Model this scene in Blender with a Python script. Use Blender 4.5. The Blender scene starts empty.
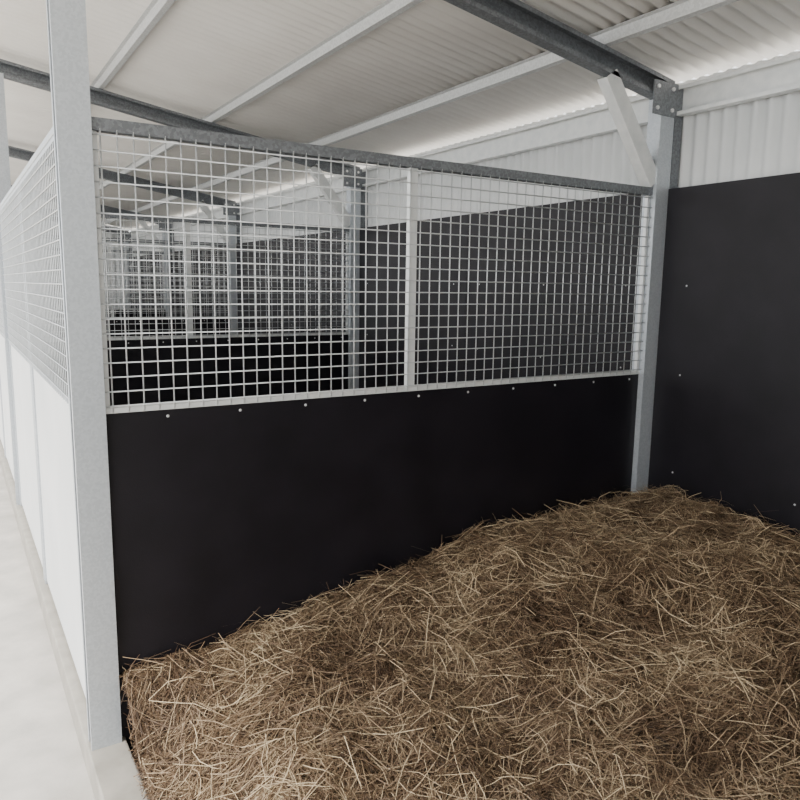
import bpy, math, random
import numpy as np
from mathutils import Matrix, Vector, noise
random.seed(3); rng=np.random.default_rng(5)
S=bpy.context.scene
# ------------------------------------------------------------------ layout (metres)
XF=0.43; XB=3.15          # stall front / inside face of back lining
Y0=2.54; PITCH=3.27       # partition line, bay spacing
YL=[Y0-PITCH,Y0,Y0+PITCH,Y0+2*PITCH,Y0+3*PITCH]
YMIN=Y0-2*PITCH; YMAX=Y0+4*PITCH
A=0.16
def zr(x): return 2.54+A*(3.146-x)     # rafter underside
ZT=2.125; ZM=1.185

# ------------------------------------------------------------------ materials
def newmat(n):
    m=bpy.data.materials.new(n); m.use_nodes=True
    nt=m.node_tree; b=nt.nodes['Principled BSDF']; return m,nt,b
def N(nt,t,**k):
    n=nt.nodes.new(t)
    for a,v in k.items(): setattr(n,a,v)
    return n
def noisy(name,c1,c2,scale=8,rough=.6,metal=0,bump=.1,bscale=60,detail=6,stretch=None,spec=None,kind='noise',dist=0.002):
    m,nt,b=newmat(name)
    tc=N(nt,'ShaderNodeTexCoord'); mp=N(nt,'ShaderNodeMapping')
    nt.links.new(tc.outputs['Object'],mp.inputs['Vector'])
    if stretch: mp.inputs['Scale'].default_value=stretch
    if kind=='voronoi':
        t=N(nt,'ShaderNodeTexVoronoi'); out=t.outputs['Color']
    else:
        t=N(nt,'ShaderNodeTexNoise'); t.inputs['Detail'].default_value=detail; out=t.outputs['Fac']
    t.inputs['Scale'].default_value=scale
    nt.links.new(mp.outputs['Vector'],t.inputs['Vector'])
    r=N(nt,'ShaderNodeValToRGB')
    r.color_ramp.elements[0].color=(*c1,1); r.color_ramp.elements[1].color=(*c2,1)
    r.color_ramp.elements[0].position=.3; r.color_ramp.elements[1].position=.7
    nt.links.new(out,r.inputs['Fac']); nt.links.new(r.outputs['Color'],b.inputs['Base Color'])
    b.inputs['Roughness'].default_value=rough; b.inputs['Metallic'].default_value=metal
    if spec is not None: b.inputs['Specular IOR Level'].default_value=spec
    if bump:
        n2=N(nt,'ShaderNodeTexNoise'); n2.inputs['Scale'].default_value=bscale; n2.inputs['Detail'].default_value=4
        nt.links.new(tc.outputs['Object'],n2.inputs['Vector'])
        bp=N(nt,'ShaderNodeBump'); bp.inputs['Strength'].default_value=bump; bp.inputs['Distance'].default_value=dist
        nt.links.new(n2.outputs['Fac'],bp.inputs['Height']); nt.links.new(bp.outputs['Normal'],b.inputs['Normal'])
    return m
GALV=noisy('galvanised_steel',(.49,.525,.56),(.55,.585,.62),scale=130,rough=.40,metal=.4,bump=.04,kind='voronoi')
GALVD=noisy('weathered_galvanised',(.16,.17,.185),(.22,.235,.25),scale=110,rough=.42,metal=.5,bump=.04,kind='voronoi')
PURL=noisy('purlin_zinc',(.50,.51,.51),(.58,.59,.59),scale=110,rough=.45,metal=.3,bump=.03,kind='voronoi')
WIRE=noisy('mesh_wire_zinc',(.52,.54,.55),(.66,.68,.69),scale=30,rough=.4,metal=.35,bump=0)
STILE=noisy('bright_zinc',(.66,.68,.68),(.78,.79,.78),scale=20,rough=.45,metal=.25,bump=0)
RUBBER=noisy('black_rubber_board',(.0065,.0056,.0078),(.0115,.010,.0135),scale=5,rough=.46,bump=.35,bscale=220,spec=.28)
ROOF=noisy('white_roof_sheet',(.80,.775,.74),(.88,.86,.825),scale=2.5,rough=.55,bump=.03)
WALLC=noisy('pale_wall_sheet',(.76,.78,.78),(.86,.87,.87),scale=2.5,rough=.5,bump=.03)
CONC=noisy('concrete_floor',(.40,.38,.35),(.55,.52,.48),scale=6,rough=.9,bump=.4,bscale=90)
SILL=noisy('dusty_sill_steel',(.32,.30,.26),(.44,.41,.36),scale=9,rough=.6,metal=.1,bump=.2)
GROUND=noisy('pale_gravel_yard',(.48,.46,.42),(.66,.63,.59),scale=12,rough=.95,bump=.6,bscale=60)
SCREW=noisy('screw_head_zinc',(.65,.65,.65),(.8,.8,.8),scale=20,rough=.35,metal=.4,bump=0)
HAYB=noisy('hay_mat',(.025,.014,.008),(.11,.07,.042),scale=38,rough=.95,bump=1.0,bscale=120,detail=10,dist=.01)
def haymat():
    m,nt,b=newmat('hay_strands')
    at=N(nt,'ShaderNodeAttribute'); at.attribute_name='tone'
    r=N(nt,'ShaderNodeValToRGB'); e=r.color_ramp.elements
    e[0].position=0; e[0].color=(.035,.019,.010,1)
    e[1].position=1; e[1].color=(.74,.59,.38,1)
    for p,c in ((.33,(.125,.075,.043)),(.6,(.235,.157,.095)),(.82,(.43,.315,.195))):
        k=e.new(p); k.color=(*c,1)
    nt.links.new(at.outputs['Fac'],r.inputs['Fac']); nt.links.new(r.outputs['Color'],b.inputs['Base Color'])
    b.inputs['Roughness'].default_value=.55; b.inputs['Specular IOR Level'].default_value=.35
    return m
HAY=haymat()

# ------------------------------------------------------------------ mesh helpers
class MB:
    def __init__(s): s.v=[]; s.f=[]
    def box(s,x0,x1,y0,y1,z0,z1):
        o=len(s.v); s.v+=[(x,y,z) for x in (x0,x1) for y in (y0,y1) for z in (z0,z1)]
        s.f+=[tuple(o+i for i in q) for q in ((0,1,3,2),(4,6,7,5),(0,4,5,1),(2,3,7,6),(0,2,6,4),(1,5,7,3))]
        return s
    def sweep(s,prof,a,b,u,w):
        """closed profile [(pu,pw)] swept from a to b, axes u,w"""
        o=len(s.v); n=len(prof); a=Vector(a); b=Vector(b); u=Vector(u); w=Vector(w)
        for c in (a,b):
            for p in prof: s.v.append(tuple(c+u*p[0]+w*p[1]))
        for i in range(n):
            j=(i+1)%n; s.f.append((o+i,o+j,o+n+j,o+n+i))
        s.f.append(tuple(o+i for i in reversed(range(n)))); s.f.append(tuple(o+n+i for i in range(n)))
        return s
    def rod(s,a,b,r,n=6):
        a=Vector(a); b=Vector(b); d=(b-a).normalized(); u=d.orthogonal().normalized(); w=d.cross(u)
        return s.sweep([(r*math.cos(2*math.pi*i/n),r*math.sin(2*math.pi*i/n)) for i in range(n)],a,b,u,w)
    def dome(s,c,nrm,r,h):
        c=Vector(c); nrm=Vector(nrm); u=nrm.orthogonal().normalized(); w=nrm.cross(u); o=len(s.v); n=10
        for rr,hh in ((1,0),(.95,.5),(.6,.9)):
            for i in range(n):
                t=2*math.pi*i/n; s.v.append(tuple(c+u*r*rr*math.cos(t)+w*r*rr*math.sin(t)+nrm*h*hh))
        s.v.append(tuple(c+nrm*h))
        for k in range(2):
            for i in range(n):
                j=(i+1)%n; s.f.append((o+k*n+i,o+k*n+j,o+k*n+n+j,o+k*n+n+i))
        for i in range(n): s.f.append((o+2*n+i,o+2*n+(i+1)%n,o+3*n))
        return s
    def make(s,name,mat,parent=None,bevel=0,smooth=False):
        me=bpy.data.meshes.new(name); me.from_pydata(s.v,[],s.f); me.update()
        o=bpy.data.objects.new(name,me); S.collection.objects.link(o); me.materials.append(mat)
        if parent: o.parent=parent
        import bmesh
        bm=bmesh.new(); bm.from_mesh(me); bmesh.ops.recalc_face_normals(bm,faces=bm.faces); bm.to_mesh(me); bm.free()
        if smooth:
            for p in me.polygons: p.use_smooth=True
        if bevel:
            m=o.modifiers.new('bevel','BEVEL'); m.width=bevel; m.segments=2; m.limit_method='ANGLE'
        return o
def empty(name):
    e=bpy.data.objects.new(name,None); S.collection.objects.link(e); return e
def cprof(w,h,lip,t):
    """C section: web on +u side, open on -u; u in [-w/2,w/2], w in [0,h]"""
    a=-w/2;b=w/2
    return [(a,0),(b,0),(b,h),(a,h),(a,h-lip),(a+t,h-lip),(a+t,h-t),(b-t,h-t),(b-t,t),(a+t,t),(a+t,lip),(a,lip)]

# ------------------------------------------------------------------ ground & floor
m=MB(); m.box(-.6,3.4,YMIN-.1,YMAX+.1,-.22,-.12); m.make('floor',CONC)
m=MB(); m.box(-30,30,-30,45,-.42,-.22); m.make('ground_yard',GROUND)

# ------------------------------------------------------------------ corrugated roof and walls
def corrug(name,mat,path_fn,y0,y1,pitch=.0762,amp=.010,thick=.0015):
    ny=int((y1-y0)/pitch*8); ys=np.linspace(y0,y1,ny)
    v=[];f=[]; pts=path_fn
    for (x,z,nx,nz) in pts:
        for y in ys:
            d=amp*math.sin(2*math.pi*y/pitch); v.append((x+nx*d,y,z+nz*d))
    for k in range(len(pts)-1):
        for i in range(ny-1):
            f.append((k*ny+i,k*ny+i+1,(k+1)*ny+i+1,(k+1)*ny+i))
    me=bpy.data.meshes.new(name); me.from_pydata(v,[],f); me.update()
    for p in me.polygons: p.use_smooth=True
    o=bpy.data.objects.new(name,me); S.collection.objects.link(o); me.materials.append(mat)
    so=o.modifiers.new('thickness','SOLIDIFY'); so.thickness=thick
    return o
RH=.11+.05+.012
corrug('ceiling',ROOF,[(x,zr(x)+RH,0,1) for x in (-1.5,0,1.5,3.32)],YMIN-.2,YMAX+.2)
corrug('wall_back',WALLC,[(3.235,-.12,1,0),(3.235,2.66,1,0)],YMIN-.1,YMAX+.1)
for nm,yy in (('wall_far_end',YMAX+.05),('wall_near_end',YMIN-.05)):
    n=int((3.22+.6)/.0762*8); xs=np.linspace(-.6,3.2,n); v=[];f=[]
    for i,x in enumerate(xs):
        d=.009*math.sin(2*math.pi*x/.0762)
        v+=[(x,yy+d,-.12),(x,yy+d,zr(x)+.15)]
        if i: f.append((2*i-2,2*i,2*i+1,2*i-1))
    q=MB(); q.v=v; q.f=f; q.make(nm,WALLC,smooth=True)

# ------------------------------------------------------------------ purlins (top-hat), eave beam
for i,x in enumerate([2.66,1.845,1.03,.21,-.61,-1.35]):
    z=zr(x)+.112; t=.0025
    hat=[(-.04,.05),(-.04,.05-t),(-.019,.05-t),(-.015,0),(.015,0),(.019,.05-t),(.04,.05-t),(.04,.05),(.0175,.05),(.0135,t),(-.0135,t),(-.0175,.05)]
    m=MB(); m.sweep(hat,(x,YMIN,z),(x,YMAX,z),(1,0,-A),(0,0,1)); m.make('roof_purlin',PURL)
m=MB(); m.sweep(cprof(.05,.14,.018,.003),(3.19,YMIN,2.485),(3.19,YMAX,2.485),(1,0,0),(0,0,1)); m.make('eave_beam',STILE)

# ------------------------------------------------------------------ portal frames
for Y in YL+[YMIN+.06,YMAX-.06]:
    e=empty('steel_portal_frame')
    # rafter : C channel, mouth facing -Y
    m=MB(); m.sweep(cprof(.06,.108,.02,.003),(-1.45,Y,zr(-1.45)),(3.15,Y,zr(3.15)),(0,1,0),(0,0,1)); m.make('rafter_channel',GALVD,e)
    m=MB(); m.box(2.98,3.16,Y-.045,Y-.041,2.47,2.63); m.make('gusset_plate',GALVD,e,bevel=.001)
    m=MB()
    for bx in (3.01,3.12):
        for bz in (2.50,2.60): m.rod((bx,Y-.045,bz),(bx,Y-.053,bz),.010,6)
    m.make('gusset_bolts',SCREW,e)
    # knee brace
    d=Vector((3.05-2.70,0,2.14-2.62)).normalized(); w=Vector((-d.z,0,d.x))
    m=MB(); m.sweep([(-.04,-.03),(.04,-.03),(.04,-.027),(-.037,-.027),(-.037,.027),(.04,.027),(.04,.03),(-.04,.03)],
        (2.70,Y-.0,2.615),(3.055,Y,2.15),w,(0,1,0)); m.make('knee_brace',STILE,e)
    # back post : C channel standing, mouth toward the lining
    m=MB(); m.sweep([(-.05,-.04),(-.05,.04),(.05,.04),(.05,.02),(.047,.02),(.047,.037),(-.047,.037),(-.047,-.037),(.047,-.037),(.047,-.02),(.05,-.02),(.05,-.04)],
        (3.10,Y,-.12),(3.10,Y,2.56),(1,0,0),(0,1,0)); m.make('back_post',GALV,e)
    m=MB()
    m.sweep([(-.03,-.035),(.03,-.035),(.03,-.032),(-.027,-.032),(-.027,.032),(.03,.032),(.03,.035),(-.03,.035)],(3.19,Y,2.13),(3.19,Y,2.62),(1,0,0),(0,1,0))
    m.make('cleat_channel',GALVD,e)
    # front post
    m=MB(); m.sweep([(-.05,-.04),(.05,-.04),(.05,.04),(-.05,.04),(-.05,.02),(-.047,.02),(-.047,.037),(.047,.037),(.047,-.037),(-.047,-.037),(-.047,-.02),(-.05,-.02)],
        (XF-.068,Y,-.12),(XF-.068,Y,zr(XF)+.02),(1,0,0),(0,1,0)); m.make('front_post',GALV,e)

# ------------------------------------------------------------------ mesh partitions
def partition(Y,full=True):
    e=empty('stall_partition')
    x0,x1=XF-.016,3.048
    m=MB(); m.box(x0,x1,Y-.009,Y+.009,-.11,ZM-.002); m.make('black_board',RUBBER,e,bevel=.001)
    t=.003
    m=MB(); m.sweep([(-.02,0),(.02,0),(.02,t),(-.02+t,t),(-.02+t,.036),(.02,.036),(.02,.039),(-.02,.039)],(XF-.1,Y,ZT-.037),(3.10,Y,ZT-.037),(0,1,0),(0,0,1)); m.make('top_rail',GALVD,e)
    m=MB(); m.box(x0,x1,Y-.016,Y+.016,ZM-.004,ZM+.014); m.make('mid_rail',STILE,e,bevel=.001)
    m=MB(); xs=1.625; m.box(xs-.019,xs+.019,Y-.012,Y+.012,ZM+.014,ZT-.037)
    m.box(x0,x0+.018,Y-.01,Y+.01,ZM+.014,ZT-.037); m.box(x1-.018,x1,Y-.01,Y+.01,ZM+.014,ZT-.037)
    m.make('mesh_stile',STILE,e,bevel=.002)
    m=MB(); r=.0025
    n=int((x1-x0-.04)/.05)
    for i in range(n+1):
        x=x0+.025+i*(x1-x0-.05)/n
        if abs(x-xs)<.012: continue
        m.rod((x,Y-.018,ZM),(x,Y-.018,ZT-.03),r,6)
    nz=18
    for i in range(nz+1):
        z=ZM+.022+i*(ZT-.05-ZM-.022)/nz
        m.rod((x0,Y-.018-2*r,z),(x1,Y-.018-2*r,z),r,6)
    m.make('welded_wire_mesh',WIRE,e,smooth=True)
    m=MB()
    x=.62
    while x<3.0:
        m.dome((x,Y-.009,ZM-.028),(0,-1,0),.0055,.004); x+=.262
    m.make('fixing_screws',SCREW,e)
for Y in YL: partition(Y)

# ------------------------------------------------------------------ back lining (black boards + screws)
e=empty('back_wall_lining')
ys=[YMIN]
segs=[]
for a,b in zip([YMIN+.02]+YL,YL+[YMAX-.02]):
    segs.append((a+.043,(a+b)/2-.0015)); segs.append(((a+b)/2+.0015,b-.043))
for a,b in segs:
    m=MB(); m.box(3.14,3.158,a,b,-.12,ZT); m.make('lining_board',RUBBER,e,bevel=.001)
m=MB()
for a,b in segs:
    for z in (.68,1.19,1.64):
        for k in range(3):
            y=a+.15+k*(b-a-.3)/2; m.dome((3.14,y,z),(-1,0,0),.005,.0035)
m.make('lining_screws',SCREW,e)
m=MB()
for z in (.4,1.2,2.0): m.box(3.165,3.222,YMIN,YMAX,z-.03,z+.03)
m.make('wall_girts',GALV,e)

# ------------------------------------------------------------------ stall fronts for neighbouring bays
for a,b in ((YL[1],YL[2]),(YL[2],YL[3]),(YL[3],YL[4]),(YL[4],YMAX-.06)):
    e=empty('stall_front_panel'); ya,yb=a+.042,b-.042; xc=XF-.08
    m=MB(); m.box(xc-.009,xc+.009,ya,yb,.02,ZM); m.make('front_sheet',WALLC,e)
    m=MB(); m.box(xc-.02,xc+.02,ya,yb,ZT-.045,ZT); m.box(xc-.016,xc+.016,ya,yb,ZM,ZM+.03)
    ym=(ya+yb)/2
    for yy in (ya+.02,ym-.03,ym+.03,yb-.02): m.box(xc-.018,xc+.018,yy-.018,yy+.018,.0,ZT-.045)
    m.make('panel_frame',GALV,e,bevel=.002)
    m=MB(); n=int((yb-ya)/.05)
    for i in range(1,n): m.rod((xc-.018,ya+i*.05,ZM),(xc-.018,ya+i*.05,ZT-.02),.0024,5)
    for i in range(19): m.rod((xc-.023,ya,ZM+.03+i*.049),(xc-.023,yb,ZM+.03+i*.049),.0024,5)
    m.make('welded_wire_mesh',WIRE,e)
# threshold along the front
m=MB(); m.box(XF-.13,XF-.002,YMIN,YMAX,-.12,.0); m.make('threshold_sill',SILL,bevel=.006)

# ------------------------------------------------------------------ hay bedding
def sm(a,b,x):
    t=np.clip((x-a)/(b-a),0,1); return t*t*(3-2*t)
HX0,HX1,HY0,HY1=XF+.001,3.135,YL[0]+.03,Y0-.012
nx,ny=230,270
gx=np.linspace(HX0,HX1,nx); gy=np.linspace(HY0,HY1,ny)
GX,GY=np.meshgrid(gx,gy,indexing='ij')
along=np.interp(GX,[.42,.55,.75,.95,1.25,1.6,1.97,2.54,3.1],[.27,.26,.25,.275,.33,.385,.48,.49,.525])
base=.04+.34*sm(.7,3.0,GX)
k=np.maximum(sm(1.2,2.45,GY),.0)
k2=sm(2.2,3.05,GX)
H=base*(1-k)+along*k
H=np.maximum(H,H*(1-k2)+.51*k2*sm(.3,1.8,GY)+0*H)
H=H*(1-k2)+ (H*.5+.5*.52)*k2
# falls away toward the sill in front of the post
edge=1-sm(-.05,.42,GX-HX0)
H=H-edge*(H-.012)*(1-.85*sm(2.25,2.5,GY))
NZ=np.zeros_like(H); ANG=np.zeros_like(H); TON=np.zeros_like(H)
for i in range(nx):
    for j in range(ny):
        x,y=gx[i],gy[j]
        NZ[i,j]=.055*noise.noise((x*1.7,y*1.7,3))+.045*noise.noise((x*4.5,y*4.5,1))+.030*noise.noise((x*11,y*11,7))+.014*noise.noise((x*30,y*30,9))
        ANG[i,j]=noise.noise((x*2.2,y*2.2,20))*5+noise.noise((x*7,y*7,21))*3
        TON[i,j]=noise.noise((x*3,y*3,30))*.6+noise.noise((x*12,y*12,31))*.6
ramp=np.minimum(1,np.minimum((GX-HX0)/.2,1))
wallr=.35+.65*np.clip((Y0-GY)/.2,0,1)
H=H+NZ*ramp*wallr
v=np.stack([GX,GY,H],-1).reshape(-1,3)
idx=np.arange(nx*ny).reshape(nx,ny)
q=np.stack([idx[:-1,:-1],idx[1:,:-1],idx[1:,1:],idx[:-1,1:]],-1).reshape(-1,4)
hay=empty('hay_bedding')
me=bpy.data.meshes.new('hay_mat'); me.from_pydata(v.tolist(),[],q.tolist()); me.update()
for p in me.polygons: p.use_smooth=True
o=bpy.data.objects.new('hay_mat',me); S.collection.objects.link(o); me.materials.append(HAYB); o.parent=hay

def samp(F,x,y):
    fx=np.clip((x-HX0)/(HX1-HX0)*(nx-1),0,nx-1.001); fy=np.clip((y-HY0)/(HY1-HY0)*(ny-1),0,ny-1.001)
    i=fx.astype(int); j=fy.astype(int); a=fx-i; b=fy-j
    return F[i,j]*(1-a)*(1-b)+F[i+1,j]*a*(1-b)+F[i,j+1]*(1-a)*b+F[i+1,j+1]*a*b
def strands(n,lmin,lmax,wmin,wmax,lift,pitch,tone_add,curl,ylo,xlo=HX0,xhi=HX1,over=0.0):
    cx=rng.uniform(xlo,xhi,n); cy=rng.uniform(ylo,HY1,n)
    L=lmin+(lmax-lmin)*rng.random(n)**1.8
    th=samp(ANG,cx,cy)+rng.normal(0,1.1,n); ph=rng.normal(0,pitch,n); cu=rng.normal(0,curl,n); cv=np.abs(rng.normal(0,curl*.25,n))
    w=rng.uniform(wmin,wmax,n)/2; roll=rng.uniform(-1,1,n)
    T=np.array([-.5,-.17,.17,.5]); P=np.zeros((n,4,3)); dirs=[]
    for kx,t in enumerate(T):
        a=th+cu*t
        P[:,kx,0]=cx+L*(t*np.cos(th)-cu*.5*(t*t-.08)*np.sin(th))
        P[:,kx,1]=cy+L*(t*np.sin(th)+cu*.5*(t*t-.08)*np.cos(th))
        dirs.append(a)
    P[:,:,0]=np.clip(P[:,:,0],HX0-.003-over*rng.random((n,1)),HX1-.002); P[:,:,1]=np.clip(P[:,:,1],HY0,HY1-rng.random((n,1))*.01)
    off=lift*rng.random(n)
    for kx,t in enumerate(T):
        z=samp(H,P[:,kx,0],P[:,kx,1])
        P[:,kx,2]=z*.6+samp(H,cx,cy)*.4+off+L*t*np.sin(ph)-cv*L*(t*t)*1.0
        zmin=np.maximum(samp(H,P[:,kx,0],P[:,kx,1])-.012,np.where(P[:,kx,0]<HX0,.003,-1)); P[:,kx,2]=np.maximum(P[:,kx,2],zmin)
    V=np.zeros((n,8,3)); taper=[.75,1,1,.6]
    for kx in range(4):
        a=dirs[kx]; sx=-np.sin(a)*np.cos(roll); sy=np.cos(a)*np.cos(roll); sz=np.sin(roll); ww=w*taper[kx]
        off3=np.stack([sx*ww,sy*ww,sz*ww],-1)
        V[:,2*kx]=P[:,kx]-off3; V[:,2*kx+1]=P[:,kx]+off3
    V[:,:,1]=np.minimum(V[:,:,1],Y0-.0105); V[:,:,0]=np.minimum(V[:,:,0],3.138)
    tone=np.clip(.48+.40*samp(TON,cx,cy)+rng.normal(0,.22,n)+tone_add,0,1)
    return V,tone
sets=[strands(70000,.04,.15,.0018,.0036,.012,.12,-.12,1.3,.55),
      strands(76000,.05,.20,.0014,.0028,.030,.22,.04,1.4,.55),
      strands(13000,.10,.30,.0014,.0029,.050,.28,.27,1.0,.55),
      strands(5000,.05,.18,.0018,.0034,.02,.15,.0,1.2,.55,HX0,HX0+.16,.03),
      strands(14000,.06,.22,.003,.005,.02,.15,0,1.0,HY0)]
V=np.concatenate([s[0] for s in sets]); T=np.concatenate([s[1] for s in sets]); n=len(V)
b=(np.arange(n)*8)[:,None,None]; qq=(np.array([[0,2,3,1],[2,4,5,3],[4,6,7,5]])[None]+b).reshape(-1,4)
me=bpy.data.meshes.new('hay_strands')
me.vertices.add(n*8); me.vertices.foreach_set('co',V.astype(np.float32).ravel())
me.loops.add(len(qq)*4); me.loops.foreach_set('vertex_index',qq.astype(np.int32).ravel())
me.polygons.add(len(qq)); me.polygons.foreach_set('loop_start',(np.arange(len(qq))*4).astype(np.int32))
me.update(calc_edges=True)
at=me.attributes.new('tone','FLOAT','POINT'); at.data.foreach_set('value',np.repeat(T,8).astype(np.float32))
me.materials.append(HAY)
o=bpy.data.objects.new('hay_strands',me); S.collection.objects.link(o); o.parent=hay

# ------------------------------------------------------------------ light: overcast daylight
w=bpy.data.worlds.new('overcast_sky'); S.world=w; w.use_nodes=True
bg=w.node_tree.nodes['Background']; bg.inputs[0].default_value=(.95,.975,1,1); bg.inputs[1].default_value=3.2
su=bpy.data.lights.new('hazy_sun','SUN'); su.energy=9.0; su.angle=math.radians(25); su.color=(1,.96,.90)
so=bpy.data.objects.new('hazy_sun',su); S.collection.objects.link(so)
so.rotation_euler=Vector((.55,.25,-1)).to_track_quat('-Z','Y').to_euler()

# ------------------------------------------------------------------ camera
cam=bpy.data.cameras.new('camera'); co=bpy.data.objects.new('camera',cam); S.collection.objects.link(co); S.camera=co
cam.sensor_width=36; cam.lens=36*720/800; cam.clip_start=.02
R=Matrix(((.8502,.0696,-.5219),(-.5263,.1397,-.8388),(.0145,.9878,.1554)))
co.matrix_world=Matrix.Translation((0,0,1.615))@R.to_quaternion().to_matrix().to_4x4()
